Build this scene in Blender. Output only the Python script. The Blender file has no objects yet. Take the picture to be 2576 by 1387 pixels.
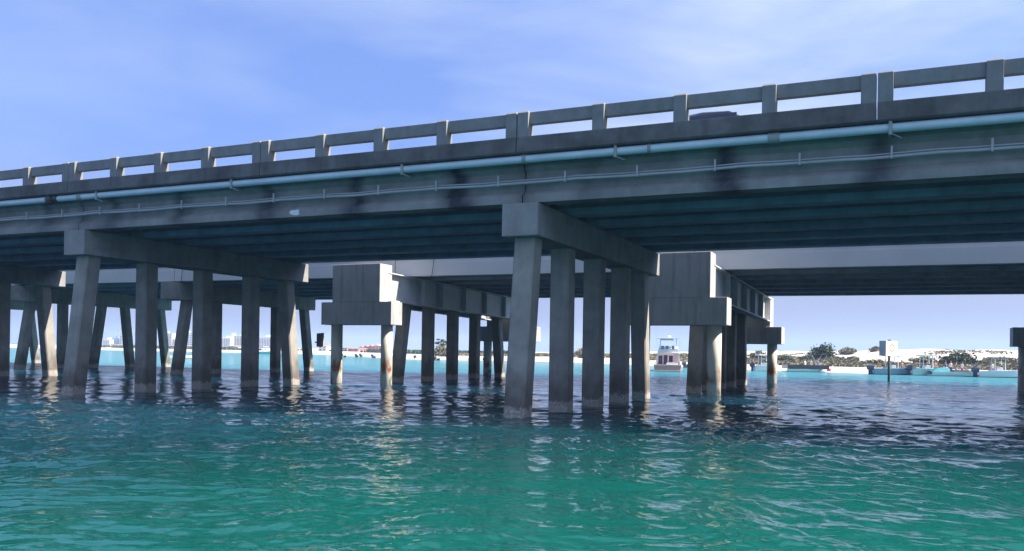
import bpy, math, random
import numpy as np
from mathutils import Vector, Matrix
R = math.radians
S = 1.22                      # plan units -> metres
scene = bpy.context.scene
col = scene.collection
random.seed(7); rng = np.random.default_rng(11)

# ---------------------------------------------------------------- camera, world, sun, exposure
cam_d = bpy.data.cameras.new("camera"); cam = bpy.data.objects.new("camera", cam_d); col.objects.link(cam)
cam_d.sensor_width = 36.0; cam_d.lens = 36.0 * 2089.45 / 2575.0
cam_d.shift_y = 189.5 / 2575.0
cam_d.clip_start = 0.1; cam_d.clip_end = 20000
cam.matrix_world = (Matrix.Translation((0, 0, 1.8 * S)) @ Matrix.Rotation(R(25.03), 4, 'Z')
                    @ Matrix.Rotation(R(90), 4, 'X') @ Matrix.Rotation(R(0.888), 4, 'Z'))
scene.camera = cam
SUN_AZ, SUN_EL = 15.0, 47.0   # azimuth from +X towards +Y
world = bpy.data.worlds.new("World"); scene.world = world; world.use_nodes = True
wn, wl = world.node_tree.nodes, world.node_tree.links
wn.clear()
w_out = wn.new("ShaderNodeOutputWorld"); w_bg = wn.new("ShaderNodeBackground")
sky = wn.new("ShaderNodeTexSky"); sky.sky_type = 'NISHITA'; sky.sun_disc = False
sky.sun_elevation = R(SUN_EL); sky.sun_rotation = R(90 - SUN_AZ)
sky.air_density = 1.0; sky.dust_density = 0.6; sky.ozone_density = 3.0; sky.altitude = 0
w_bg.inputs['Strength'].default_value = 0.09
tint = wn.new("ShaderNodeMix"); tint.data_type = 'RGBA'; tint.blend_type = 'MULTIPLY'; tint.inputs[0].default_value = 1
er = wn.new("ShaderNodeValToRGB"); ez = wn.new("ShaderNodeSeparateXYZ")
for p_, c_ in ((0.0, (.31, .36, .58)), (.08, (.31, .335, .52)), (.2, (.60, .62, .88)), (.42, (.95, .93, 1.2)), (.65, (.62, .60, .80)), (1.0, (.45, .44, .62))):
    k_ = er.color_ramp.elements.new(p_) if 0 < p_ < 1 else er.color_ramp.elements[int(p_)]
    k_.color = (*c_, 1)
tc = wn.new("ShaderNodeTexCoord"); mp = wn.new("ShaderNodeMapping")
mp.inputs['Scale'].default_value = (1.3, 1.3, 5.0); mp.inputs['Rotation'].default_value = (R(8), R(-14), R(20))
nz = wn.new("ShaderNodeTexNoise"); nz.inputs['Scale'].default_value = 2.1; nz.inputs['Detail'].default_value = 6; nz.inputs['Roughness'].default_value = 0.52
nz.inputs['Distortion'].default_value = 0.4
cr = wn.new("ShaderNodeMapRange"); cr.inputs[1].default_value = 0.38; cr.inputs[2].default_value = 0.72
sx = wn.new("ShaderNodeSeparateXYZ")
mr = wn.new("ShaderNodeMapRange"); mr.inputs[1].default_value = -0.6; mr.inputs[2].default_value = 0.1; mr.inputs[3].default_value = 0.25; mr.inputs[4].default_value = 1.0
mu = wn.new("ShaderNodeMath"); mu.operation = 'MULTIPLY'
mu2 = wn.new("ShaderNodeMath"); mu2.operation = 'MULTIPLY'; mu2.inputs[1].default_value = 1.0
cm = wn.new("ShaderNodeMix"); cm.data_type = 'RGBA'
cm.inputs[7].default_value = (3.9, 4.4, 5.0, 1)
wl.new(tc.outputs['Generated'], mp.inputs[0]); wl.new(mp.outputs[0], nz.inputs['Vector']); wl.new(nz.outputs[0], cr.inputs[0])
wl.new(tc.outputs['Generated'], sx.inputs[0]); wl.new(sx.outputs[0], mr.inputs[0])
wl.new(cr.outputs[0], mu.inputs[0]); wl.new(mr.outputs[0], mu.inputs[1]); wl.new(mu.outputs[0], mu2.inputs[0])
wl.new(tc.outputs['Generated'], ez.inputs[0]); wl.new(ez.outputs[2], er.inputs[0]); wl.new(er.outputs[0], tint.inputs[7]); wl.new(sky.outputs[0], tint.inputs[6]); wl.new(tint.outputs[2], cm.inputs[6]); wl.new(mu2.outputs[0], cm.inputs[0])
hz_ = wn.new("ShaderNodeMix"); hz_.data_type = 'RGBA'; hz_.inputs[7].default_value = (1.85, 2.15, 3.4, 1)
hf = wn.new("ShaderNodeMapRange"); hf.interpolation_type = 'SMOOTHSTEP'; hf.inputs[1].default_value = .02; hf.inputs[2].default_value = .26; hf.inputs[3].default_value = .92; hf.inputs[4].default_value = 0
wl.new(ez.outputs[2], hf.inputs[0]); wl.new(hf.outputs[0], hz_.inputs[0]); wl.new(cm.outputs[2], hz_.inputs[6])
wl.new(hz_.outputs[2], w_bg.inputs[0]); wl.new(w_bg.outputs[0], w_out.inputs[0])
sun_d = bpy.data.lights.new("sun", 'SUN'); sun_d.energy = 5.0; sun_d.angle = R(0.55); sun_d.color = (1.0, 0.91, 0.79)
sun = bpy.data.objects.new("sun", sun_d); col.objects.link(sun)
sd = Vector((math.cos(R(SUN_EL)) * math.cos(R(SUN_AZ)), math.cos(R(SUN_EL)) * math.sin(R(SUN_AZ)), math.sin(R(SUN_EL))))
sun.rotation_euler = sd.to_track_quat('Z', 'Y').to_euler(); sun.location = (60, 20, 80)
vs = scene.view_settings; vs.view_transform = 'Standard'; vs.look = 'None'; vs.gamma = 1; vs.use_curve_mapping = False
vs.exposure = 1.28
scene.cycles.max_bounces = 8; scene.cycles.diffuse_bounces = 4; scene.cycles.glossy_bounces = 4
scene.cycles.caustics_reflective = False; scene.cycles.caustics_refractive = False
scene.cycles.use_denoising = True

# ---------------------------------------------------------------- materials
def mat(name, c, rough=0.85, sfreq=(2.6, 2.6, 0.35), sth=(.5, .78), var=0.12, scale=1.2, streak=0.0, bump=0.0, bscale=30, c2=None, metal=0, tide=None, attr=None, spec=0.5, rust=0):
    m = bpy.data.materials.new(name); m.use_nodes = True
    n, l = m.node_tree.nodes, m.node_tree.links
    b = n['Principled BSDF']; b.inputs['Roughness'].default_value = rough; b.inputs['Metallic'].default_value = metal
    b.inputs['Specular IOR Level'].default_value = spec
    geo = n.new('ShaderNodeNewGeometry')
    def noise(sc, det=5, vec=(1, 1, 1), rg=0.6):
        mpn = n.new('ShaderNodeMapping'); mpn.inputs['Scale'].default_value = vec
        l.new(geo.outputs['Position'], mpn.inputs[0])
        t = n.new('ShaderNodeTexNoise'); t.inputs['Scale'].default_value = sc; t.inputs['Detail'].default_value = det; t.inputs['Roughness'].default_value = rg
        l.new(mpn.outputs[0], t.inputs['Vector']); return t.outputs[0]
    def mrange(src, a, b_, c_=0.0, d=1.0, smooth=False):
        r = n.new('ShaderNodeMapRange'); r.inputs[1].default_value = a; r.inputs[2].default_value = b_; r.inputs[3].default_value = c_; r.inputs[4].default_value = d
        if smooth: r.interpolation_type = 'SMOOTHSTEP'
        l.new(src, r.inputs[0]); return r.outputs[0]
    def mix(f, a, b_):
        x = n.new('ShaderNodeMix'); x.data_type = 'RGBA'
        if hasattr(f, 'is_output') : l.new(f, x.inputs[0])
        else: x.inputs[0].default_value = f
        for v, i in ((a, 6), (b_, 7)):
            if isinstance(v, tuple): x.inputs[i].default_value = (*v[:3], 1)
            else: l.new(v, x.inputs[i])
        return x.outputs[2]
    def math_(op, a, b_):
        x = n.new('ShaderNodeMath'); x.operation = op; x.use_clamp = op != 'ADD'
        for v, i in ((a, 0), (b_, 1)):
            if isinstance(v, (int, float)): x.inputs[i].default_value = v
            else: l.new(v, x.inputs[i])
        return x.outputs[0]
    if c2 is None: c2 = tuple(max(0, x * (1 - 2.2 * var)) for x in c)
    cc = mix(mrange(noise(scale, 7), 0.3, 0.72), tuple(min(1, x * (1 + var)) for x in c), c2)
    if streak:
        bl = mrange(noise(.45, 8, (1, 1, .8), .7), .5, .68)
        cc = mix(math_('MULTIPLY', bl, .38), cc, tuple(x * .45 for x in c))
        fl = mrange(noise(9.0, 4), .62, .72)
        cc = mix(math_('MULTIPLY', fl, .3), cc, tuple(min(1, x * 1.5) for x in c))
    if streak:
        s1 = mrange(noise(1.0, 6, sfreq), *sth)
        cc = mix(math_('MULTIPLY', s1, streak), cc, tuple(x * 0.35 for x in c))
    if tide:
        sz = n.new('ShaderNodeSeparateXYZ'); l.new(geo.outputs['Position'], sz.inputs[0])
        zz = math_('ADD', sz.outputs[2], mrange(noise(2.2, 5, (1, 1, .5)), 0.3, 0.7, -0.45, 0.45))
        dark = mrange(zz, 0.5 * tide, 1.9 * tide, 0.72, 0.0, True)
        cc = mix(dark, cc, (0.085, 0.07, 0.055))
        z2 = math_('ADD', sz.outputs[2], mrange(noise(5, 4), 0.3, 0.7, -0.12, 0.12))
        ring = mrange(z2, 0.28, 0.42, 1.0, 0.0, True)
        spk = mrange(noise(14, 3), 0.42, 0.6)
        cc = mix(math_('MULTIPLY', ring, math_('ADD', math_('MULTIPLY', spk, .5), .35)), cc, (0.50, 0.46, 0.40))
    if rust:
        sz = n.new('ShaderNodeSeparateXYZ'); l.new(geo.outputs['Position'], sz.inputs[0])
        z1 = mrange(sz.outputs[2], 0.5, 0.9, 0, 1, True); z3 = mrange(sz.outputs[2], 1.0, 2.0, 1, 0, True)
        spot = mrange(noise(1.0, 4, (2.6, 2.6, 0.9)), 0.50 - 0.04 * rust, 0.58, 0, 1)
        cc = mix(math_('MULTIPLY', math_('MULTIPLY', z1, z3), spot), cc, (0.32, 0.10, 0.03))
        z4 = mrange(sz.outputs[2], 0.1, 1.5, 1, 0, True)
        spot2 = mrange(noise(1.0, 5, (1.9, 1.9, 0.7)), 0.52, 0.62, 0, .85)
        cc = mix(math_('MULTIPLY', z4, spot2), cc, (0.06, 0.045, 0.035))
    if attr:
        at = n.new('ShaderNodeAttribute'); at.attribute_name = attr
        f = math_('MULTIPLY', at.outputs['Fac'], mrange(noise(1.6, 5), 0.25, 0.6, 0.45, 1))
        cc = mix(f, cc, (0.03, 0.04, 0.06))
    if isinstance(cc, tuple): b.inputs[0].default_value = (*cc, 1)
    else: l.new(cc, b.inputs[0])
    if bump:
        bp = n.new('ShaderNodeBump'); bp.inputs['Strength'].default_value = bump; bp.inputs['Distance'].default_value = 0.03
        l.new(noise(bscale, 6), bp.inputs['Height']); l.new(bp.outputs[0], b.inputs['Normal'])
    return m
M = {}
M['conc'] = mat('weathered_concrete', (0.31, 0.31, 0.305), streak=.45, bump=.25, bscale=14)
M['pile'] = mat('pile_concrete', (0.34, 0.325, 0.295), streak=.35, bump=.3, bscale=12, tide=1.0)
M['fascia'] = mat('girder_concrete', (0.30, 0.30, 0.295), var=.16, scale=.9, streak=.25, attr='stain', bump=.15, bscale=12)
M['under'] = mat('shade_blue_underside_concrete', (0.33, 0.41, 0.54), streak=.3, var=.12)  # blue tint in the colour imitates the bluish shade beneath the decks
M['curb'] = mat('mildewed_concrete', (0.15, 0.145, 0.15), var=.25, scale=1.0, streak=.6, bump=.3, bscale=12)
M['rail'] = mat('railing_concrete', (0.245, 0.25, 0.255), var=.1, scale=2, streak=.3, bump=.2, bscale=16)
M['concB'] = mat('pale_concrete', (0.74, 0.73, 0.71), var=.04, scale=.5, streak=0)
M['concBd'] = mat('old_pale_concrete', (0.33, 0.315, 0.28), var=.2, scale=1, streak=.6)
M['crutch'] = mat('streaked_cap_concrete', (0.43, 0.43, 0.43), var=.06, scale=1.2, streak=.7, sfreq=(4.2, 4.2, .3), sth=(.52, .8), bump=.15, bscale=12)
M['steel'] = mat('galvanised_steel', (0.60, 0.62, 0.63), rough=.55, var=.06, scale=1.2, streak=.12)
M['jacket'] = mat('cream_pile_jacket', (0.66, 0.64, 0.55), rough=.6, var=.06, streak=.15, rust=1)
M['pipe'] = mat('aqua_pipe_paint', (0.62, 0.76, 0.84), rough=.5, var=.06, scale=1.5)
M['conduit'] = mat('conduit_grey', (0.42, 0.45, 0.47), rough=.5, var=.08)
M['hanger'] = mat('pipe_hanger_steel', (0.34, 0.38, 0.38), rough=.6)
M['asph'] = mat('asphalt', (0.05, 0.05, 0.05))
M['sand'] = mat('white_sand', (0.56, 0.52, 0.50), rough=1, var=.08, scale=.15, c2=(0.42, 0.385, 0.375), bump=.4, bscale=1.2)
M['leaf'] = mat('scrub_leaves', (0.17, 0.18, 0.11), rough=.9, var=.2, scale=.5, c2=(0.26, 0.22, 0.16))
M['leafd'] = mat('dark_shrub_leaves', (0.07, 0.10, 0.065), rough=.9, var=.3, scale=.7, c2=(0.03, 0.05, 0.035))
M['bark'] = mat('bark', (0.14, 0.11, 0.08))
M['white'] = mat('white_gelcoat', (0.80, 0.80, 0.78), rough=.35, var=.02)
M['bluehull'] = mat('slate_blue_gelcoat', (0.30, 0.38, 0.48), rough=.35, var=.03)
M['mint'] = mat('pale_mint_gelcoat', (0.58, 0.74, 0.70), rough=.35, var=.03)
M['teal'] = mat('turquoise_canvas', (0.02, 0.20, 0.26), rough=.7, var=.1)
M['blackp'] = mat('black_paint', (0.03, 0.035, 0.045), rough=.4, var=.05)
M['navy'] = mat('navy_cowling', (0.04, 0.06, 0.12), rough=.35, var=.05)
M['greyv'] = mat('grey_vinyl', (0.22, 0.22, 0.25), rough=.6, var=.08)
M['wood'] = mat('red_brown_hull_paint', (0.75, 0.28, 0.20), rough=.5, var=.1)
M['glass'] = mat('dark_glass', (0.05, 0.07, 0.12), rough=.1, var=.02)
M['chrome'] = mat('boat_tubing', (0.6, 0.62, 0.65), rough=.3, metal=.6, var=.02)
M['red'] = mat('red_plastic', (0.55, 0.09, 0.10), rough=.5)
M['orange'] = mat('orange_sign_paint', (0.75, 0.28, 0.10), rough=.6, var=.03)
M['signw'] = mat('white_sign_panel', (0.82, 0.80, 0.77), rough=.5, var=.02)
M['signg'] = mat('shade_grey_sign_panel', (0.5, 0.5, 0.49), rough=.7, var=.1)  # white panel turned away from the sun, its shade painted in as grey
M['timber'] = mat('weathered_timber', (0.48, 0.43, 0.37), var=.2, scale=3, streak=.5)
M['poleg'] = mat('dark_marker_pole', (0.10, 0.11, 0.10), var=.3)
M['car'] = mat('grey_car_paint', (0.12, 0.13, 0.16), rough=.25, var=.02)
M['tyre'] = mat('rubber', (0.02, 0.02, 0.02))
M['cwhite'] = mat('condo_white_stucco', (0.72, 0.70, 0.68), var=.04)
M['cbeige'] = mat('condo_beige_stucco', (0.58, 0.53, 0.46), var=.04)
M['cblue'] = mat('tower_blue_glass', (0.22, 0.33, 0.52), rough=.3, var=.1)
M['cpink'] = mat('coral_stucco', (0.60, 0.27, 0.27), var=.08)
M['cyel'] = mat('cream_yellow_stucco', (0.70, 0.66, 0.50), var=.04)
M['win'] = mat('window_glass_dark', (0.10, 0.12, 0.16), rough=.2, var=.1)
M['roofr'] = mat('roof_shingle', (0.30, 0.26, 0.25), var=.1)
M['skin'] = mat('skin', (0.45, 0.26, 0.18), rough=.6, var=.04)
M['blue'] = mat('blue_fabric', (0.08, 0.14, 0.35))
M['pinkf'] = mat('pink_fabric', (0.6, 0.18, 0.25))
M['hair'] = mat('brown_hair', (0.07, 0.045, 0.03))
M['paintw'] = mat('white_patch_paint', (0.75, 0.78, 0.80), var=.05)

# ---------------------------------------------------------------- builders
def wloc(o):
    v = Vector((0, 0, 0))
    while o is not None: v = v + o.location; o = o.parent
    return v
def tag(o, label=None, cat=None, group=None, kind=None):
    if label: o['label'] = label
    if cat: o['category'] = cat
    if group: o['group'] = group
    if kind: o['kind'] = kind
    return o
def empty(name, loc, label, cat, group=None, rz=0, s=S):
    o = bpy.data.objects.new(name, None); col.objects.link(o); o.empty_display_size = .3
    o.location = tuple(v * s for v in loc); o.rotation_euler = (0, 0, rz)
    return tag(o, label, cat, group)
def copy_tree(o, parent=None):
    c = o.copy(); col.objects.link(c); c.parent = parent
    for ch in list(o.children): copy_tree(ch, c)
    return c
class MB:
    def __init__(s, scale=S): s.v = []; s.f = []; s.s = scale; s.att = {}
    def add(s, vs, fs):
        o = len(s.v); s.v += [tuple(x) for x in vs]; s.f += [tuple(i + o for i in f) for f in fs]; return o
    def box(s, x0, x1, y0, y1, z0, z1, z0b=None, z1b=None):
        """z0b/z1b: heights at the x1 end (sloped box)"""
        a = z0 if z0b is None else z0b; b = z1 if z1b is None else z1b
        s.add([(x0, y0, z0), (x1, y0, a), (x1, y1, a), (x0, y1, z0), (x0, y0, z1), (x1, y0, b), (x1, y1, b), (x0, y1, z1)],
              [(0, 3, 2, 1), (4, 5, 6, 7), (0, 1, 5, 4), (1, 2, 6, 5), (2, 3, 7, 6), (3, 0, 4, 7)]); return s
    def loft(s, rings, cap=True, close=True):
        n = len(rings[0]); o = len(s.v)
        for r in rings: s.v += [tuple(p) for p in r]
        for i in range(len(rings) - 1):
            for j in range(n if close else n - 1):
                k = (j + 1) % n
                s.f.append((o + i * n + j, o + i * n + k, o + (i + 1) * n + k, o + (i + 1) * n + j))
        if cap:
            s.f.append(tuple(o + j for j in reversed(range(n)))); e = o + (len(rings) - 1) * n
            s.f.append(tuple(e + j for j in range(n)))
        return s
    def tube(s, pts, r, n=10, r2=None):
        pts = [Vector(p) for p in pts]; rings = []
        for i, p in enumerate(pts):
            d = (pts[min(i + 1, len(pts) - 1)] - pts[max(i - 1, 0)]).normalized()
            a = Vector((0, 0, 1)) if abs(d.z) < .9 else Vector((1, 0, 0))
            u = d.cross(a).normalized(); w = d.cross(u)
            rr = r if r2 is None else r + (r2 - r) * i / (len(pts) - 1)
            rings.append([p + rr * (math.cos(t) * u + math.sin(t) * w) for t in [2 * math.pi * k / n for k in range(n)]])
        return s.loft(rings)
    def sphere(s, c, rx, ry, rz, n=10, m=6):
        rings = []
        for i in range(m + 1):
            t = math.pi * (i + .02) / (m + .04) - math.pi / 2
            rings.append([(c[0] + rx * math.cos(t) * math.cos(a), c[1] + ry * math.cos(t) * math.sin(a), c[2] + rz * math.sin(t)) for a in [2 * math.pi * k / n for k in range(n)]])
        return s.loft(rings)
    def build(s, name, m, parent=None, smooth=False, bevel=0, label=None, attv=None):
        me = bpy.data.meshes.new(name)
        off = wloc(parent) if parent else Vector((0, 0, 0))
        if parent is not None and getattr(s, 'local', False): off = Vector((0, 0, 0))
        me.from_pydata([(x * s.s - off.x, y * s.s - off.y, z * s.s - off.z) for x, y, z in s.v], [], s.f)
        me.update()
        if attv is not None:
            a = me.attributes.new('stain', 'FLOAT', 'POINT'); a.data.foreach_set('value', np.array(attv, dtype=np.float32))
        me.materials.append(m)
        if smooth: me.polygons.foreach_set('use_smooth', [True] * len(me.polygons))
        o = bpy.data.objects.new(name, me); col.objects.link(o)
        if parent: o.parent = parent
        if bevel:
            bm = o.modifiers.new('bevel', 'BEVEL'); bm.width = bevel; bm.segments = 2; bm.limit_method = 'ANGLE'; bm.angle_limit = R(40)
        if label: o['label'] = label
        return o
def LM(scale=1.0):
    m = MB(scale); m.local = True; return m

# ---------------------------------------------------------------- water
def wave_h(X, Y, cell, rad):
    H = np.zeros_like(X); r = np.random.default_rng(5)
    wx = X + 0.8 * np.sin(0.31 * Y + 1.3) + 0.35 * np.sin(0.9 * X + 0.7 * Y)
    wy = Y + 0.7 * np.sin(0.27 * X + 0.4) + 0.3 * np.sin(0.8 * X - 1.1 * Y + 2)
    env = 0.75 + 0.35 * np.sin(0.13 * X + 0.21 * Y) * np.sin(0.17 * X - 0.11 * Y + 1) + 0.2 * np.sin(0.41 * X + 0.09 * Y + 2) * np.sin(.33 * Y)
    for lam, n, st in ((6.0, 4, .006), (3.2, 6, .012), (1.7, 9, .028), (0.9, 12, .044), (0.5, 14, .048), (0.28, 16, .038)):
        for k in range(n):
            L = lam * r.uniform(.72, 1.35); th = r.normal(R(112), R(48)) ; ph = r.uniform(0, 2 * math.pi)
            kk = 2 * math.pi / L; amp = st * L / (2 * math.pi) * 1.9 / math.sqrt(n) * 1.6
            fade = np.clip(L / (2.6 * cell) - .35, 0, 1)
            s_ = np.sin(kk * (wx * math.cos(th) + wy * math.sin(th)) + ph)
            H += amp * fade * (s_ + 0.22 * np.cos(2 * (kk * (wx * math.cos(th) + wy * math.sin(th)) + ph))) * (env if lam < 3 else 1)
    return H
def build_water():
    inner = np.linspace(0.5, 6.0, 9)
    inv = np.linspace(1 / 6.5, 1 / 110.0, 860)
    near = 1 / inv
    far = np.geomspace(118, 1900, 38)
    rad = np.concatenate([inner, near, far])
    fa = np.linspace(R(25 - 42), R(25 + 42), 1150); ca = np.linspace(R(25 + 42), R(25 - 42) + 2 * math.pi, 40)[1:-1]
    ang = np.concatenate([fa, ca])
    RR, AA = np.meshgrid(rad, ang, indexing='ij')
    X = -RR * np.sin(AA); Y = RR * np.cos(AA)
    cell = np.gradient(rad)[:, None] * np.ones_like(AA)
    da = np.gradient(ang)[None, :] * RR
    H = wave_h(X, Y, np.maximum(cell, da), RR)
    H[:9] = 0
    nr, na = X.shape
    co = np.stack([X, Y, H], -1).reshape(-1, 3).astype(np.float32)
    co = np.vstack([co, [[0, 0, 0]]]).astype(np.float32)
    i = np.arange(nr - 1)[:, None]; j = np.arange(na)[None, :]; j2 = (j + 1) % na
    q = np.stack([i * na + j, i * na + j2, (i + 1) * na + j2, (i + 1) * na + j], -1).reshape(-1, 4)[:, ::-1]
    c = len(co) - 1; jj = np.arange(na)
    tri = np.stack([np.full(na, c), (jj + 1) % na, jj], -1)[:, ::-1]
    me = bpy.data.meshes.new('water')
    nq, nt = len(q), len(tri)
    me.vertices.add(len(co)); me.vertices.foreach_set('co', co.ravel())
    me.loops.add(nq * 4 + nt * 3); me.polygons.add(nq + nt)
    me.loops.foreach_set('vertex_index', np.concatenate([q.ravel(), tri.ravel()]).astype(np.int32))
    me.polygons.foreach_set('loop_start', np.concatenate([np.arange(nq) * 4, nq * 4 + np.arange(nt) * 3]).astype(np.int32))
    me.polygons.foreach_set('use_smooth', np.ones(nq + nt, bool))
    me.update(calc_edges=True); me.validate()
    if me.polygons[100].normal.z < 0: me.flip_normals()
    o = bpy.data.objects.new('water', me); col.objects.link(o); o['kind'] = 'structure'
    m = bpy.data.materials.new('sea_water'); m.use_nodes = True; n, l = m.node_tree.nodes, m.node_tree.links
    b = n['Principled BSDF']; b.inputs['IOR'].default_value = 1.333; b.inputs['Roughness'].default_value = 0.045
    b.subsurface_method = 'BURLEY'; b.inputs['Subsurface Weight'].default_value = 1.0; b.inputs['Subsurface Radius'].default_value = (.4, 1.0, 1.0); b.inputs['Subsurface Scale'].default_value = 12.0
    geo = n.new('ShaderNodeNewGeometry'); sp = n.new('ShaderNodeSeparateXYZ'); l.new(geo.outputs['Position'], sp.inputs[0])
    t = n.new('ShaderNodeTexNoise'); t.inputs['Scale'].default_value = .035; t.inputs['Detail'].default_value = 4; l.new(geo.outputs['Position'], t.inputs['Vector'])
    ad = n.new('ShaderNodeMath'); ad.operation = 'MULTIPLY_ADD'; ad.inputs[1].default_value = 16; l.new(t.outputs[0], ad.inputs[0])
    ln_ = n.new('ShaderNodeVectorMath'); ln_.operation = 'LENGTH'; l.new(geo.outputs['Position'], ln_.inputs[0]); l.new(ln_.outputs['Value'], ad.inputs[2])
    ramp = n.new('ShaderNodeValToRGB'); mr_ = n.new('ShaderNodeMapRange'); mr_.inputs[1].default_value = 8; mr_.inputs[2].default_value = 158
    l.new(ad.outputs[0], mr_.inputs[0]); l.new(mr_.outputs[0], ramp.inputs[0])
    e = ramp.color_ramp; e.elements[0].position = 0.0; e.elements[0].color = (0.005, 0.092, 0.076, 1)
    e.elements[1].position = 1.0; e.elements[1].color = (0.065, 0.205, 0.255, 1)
    for p_, c_ in ((.08, (0.004, 0.074, 0.066)), (.11, (0.004, 0.054, 0.054)), (.14, (0.005, 0.040, 0.050)), (.17, (0.008, 0.050, 0.074)), (.22, (0.007, 0.046, 0.074)), (.30, (0.007, 0.036, 0.066)), (.49, (0.004, 0.028, 0.058)), (.58, (0.034, 0.155, 0.21)), (.8, (0.06, 0.20, 0.25))):  # depth colour, also dimmed before the bridge shadow edge and raised inside it
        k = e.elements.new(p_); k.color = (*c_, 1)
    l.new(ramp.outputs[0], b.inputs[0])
    mp_ = n.new('ShaderNodeMapping'); mp_.inputs['Rotation'].default_value = (0, 0, R(-20)); mp_.inputs['Scale'].default_value = (1, 1.5, 1); l.new(geo.outputs['Position'], mp_.inputs[0])
    t2 = n.new('ShaderNodeTexNoise'); t2.inputs['Scale'].default_value = 3.2; t2.inputs['Detail'].default_value = 4; t2.inputs['Distortion'].default_value = .6; l.new(mp_.outputs[0], t2.inputs['Vector'])
    bp = n.new('ShaderNodeBump'); bp.inputs['Distance'].default_value = .022; bp.inputs['Strength'].default_value = .55
    l.new(t2.outputs[0], bp.inputs['Height'])
    t3 = n.new('ShaderNodeTexNoise'); t3.inputs['Scale'].default_value = 1.1; t3.inputs['Detail'].default_value = 4; l.new(mp_.outputs[0], t3.inputs['Vector'])
    bp2 = n.new('ShaderNodeBump'); bp2.inputs['Distance'].default_value = .16; l.new(t3.outputs[0], bp2.inputs['Height']); l.new(bp.outputs[0], bp2.inputs['Normal'])
    cd = n.new('ShaderNodeMapRange'); cd.inputs[1].default_value = 24; cd.inputs[2].default_value = 55; cd.inputs[3].default_value = 0.0; cd.inputs[4].default_value = 1.0
    l.new(sp.outputs[1], cd.inputs[0]); l.new(cd.outputs[0], bp2.inputs['Strength'])
    l.new(bp2.outputs[0], b.inputs['Normal'])
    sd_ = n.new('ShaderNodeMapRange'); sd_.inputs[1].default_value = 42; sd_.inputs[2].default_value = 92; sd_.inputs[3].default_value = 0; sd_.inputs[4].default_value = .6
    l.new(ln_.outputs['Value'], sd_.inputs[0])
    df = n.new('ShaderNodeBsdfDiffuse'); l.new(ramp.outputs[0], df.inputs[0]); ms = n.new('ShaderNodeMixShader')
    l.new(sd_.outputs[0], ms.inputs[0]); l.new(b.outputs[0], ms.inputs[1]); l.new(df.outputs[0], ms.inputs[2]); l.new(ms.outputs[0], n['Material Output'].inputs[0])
    me.materials.append(m)
build_water()

# ---------------------------------------------------------------- shore and dunes
SHX = [-3000, -700, -500, -300, -225, -190, -150, -111, -95, -78, -73, -63, -50, -30, -15, -6.4, -1, 8.4, 30, 60, 120, 400, 2000]
SHY = [1200, 420, 300, 205, 190, 197, 188, 156, 139, 127, 129, 137, 130, 114, 98.6, 97.2, 94.0, 93.6, 93, 92, 95, 110, 300]
def shore(x): return np.interp(x, SHX, SHY)
def vnoise(x, y, seed=0):
    v = 0; r = np.random.default_rng(seed)
    for i in range(9):
        k = r.uniform(.5, 2.2); th = r.uniform(0, 6.28); v = v + np.sin(k * (x * math.cos(th) + y * math.sin(th)) + r.uniform(0, 6.28)) / (.6 + k)
    return v / 3.0
def ground(x, y):
    """terrain height in plan units"""
    x = np.asarray(x, float); y = np.asarray(y, float)
    t = y - shore(x)
    beach = np.clip(t / 9.0, -1, 1) * .42
    right = np.clip((x + 95) / 60, 0.0, 1)
    low = np.clip(t / 40, 0, 1) * .35
    du = np.clip((t - 10) / 45.0, 0, 1); du = du * du * (3 - 2 * du)
    hump = .75 + .45 * vnoise(x / 9, y / 11, 3) + .18 * vnoise(x / 2.5, y / 3, 4)
    return beach + low * (1 - right) * .6 + right * du * (2.05 * hump + .2) * np.where(t > 110, 1.0, 1.0)
def build_land():
    xs = np.concatenate([np.geomspace(-1250, -330, 22), np.arange(-325, -40, 2.5), np.arange(-39, 40, .7), np.arange(42, 130, 4), np.geomspace(140, 900, 12)])
    ts = np.concatenate([[-6, -3], np.arange(-1.5, 60, 1.0), np.arange(62, 140, 3), np.geomspace(145, 1000, 16)])
    X, T = np.meshgrid(xs, ts, indexing='ij'); Y = shore(X) + T
    Z = ground(X, Y)
    na = len(ts); co = np.stack([X, Y, Z], -1).reshape(-1, 3) * S
    i = np.arange(len(xs) - 1)[:, None]; j = np.arange(na - 1)[None, :]
    q = np.stack([i * na + j, (i + 1) * na + j, (i + 1) * na + j + 1, i * na + j + 1], -1).reshape(-1, 4)
    me = bpy.data.meshes.new('beach'); me.from_pydata(co.tolist(), [], q.tolist()); me.update()
    me.polygons.foreach_set('use_smooth', [True] * len(me.polygons)); me.materials.append(M['sand'])
    o = bpy.data.objects.new('beach', me); col.objects.link(o); o['kind'] = 'structure'
build_land()
def gz(x, y): return float(ground(x, y))

# ---------------------------------------------------------------- near bridge (A)
X3, LSP, GR = -9.28, 17.48, -0.006
def za(x, h): return h + GR * (x - X3)
bentsA = [X3 - LSP * k for k in range(-2, 5)]            # right to left
XA0, XA1 = bentsA[-1], bentsA[0]
br = empty('road_bridge', (X3, 26, 0), 'nearer grey bridge with open concrete railing and a pale pipe along its side', 'bridge')
bentsA.sort()
GP = [(-.28, 0), (.28, 0), (.28, .2), (.09, .36), (.09, .86), (.2, .98), (.2, 1.17), (-.2, 1.17), (-.2, .98), (-.09, .86), (-.09, .36), (-.28, .2)]
stA = [-44.0, -36, -32.5, -28.56, -26.85, -25.21, -21.89, -18.23, -14.8, -11.35, -7.5, -3.86, -0.58, 3.2, 8, 12]
stW = {-28.56: .35, -26.85: .2, -25.21: .35, -21.89: .4, -18.23: .5, -14.8: .55, -11.35: .7, -7.5: .25, -3.86: .6, -0.58: .45}
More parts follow.
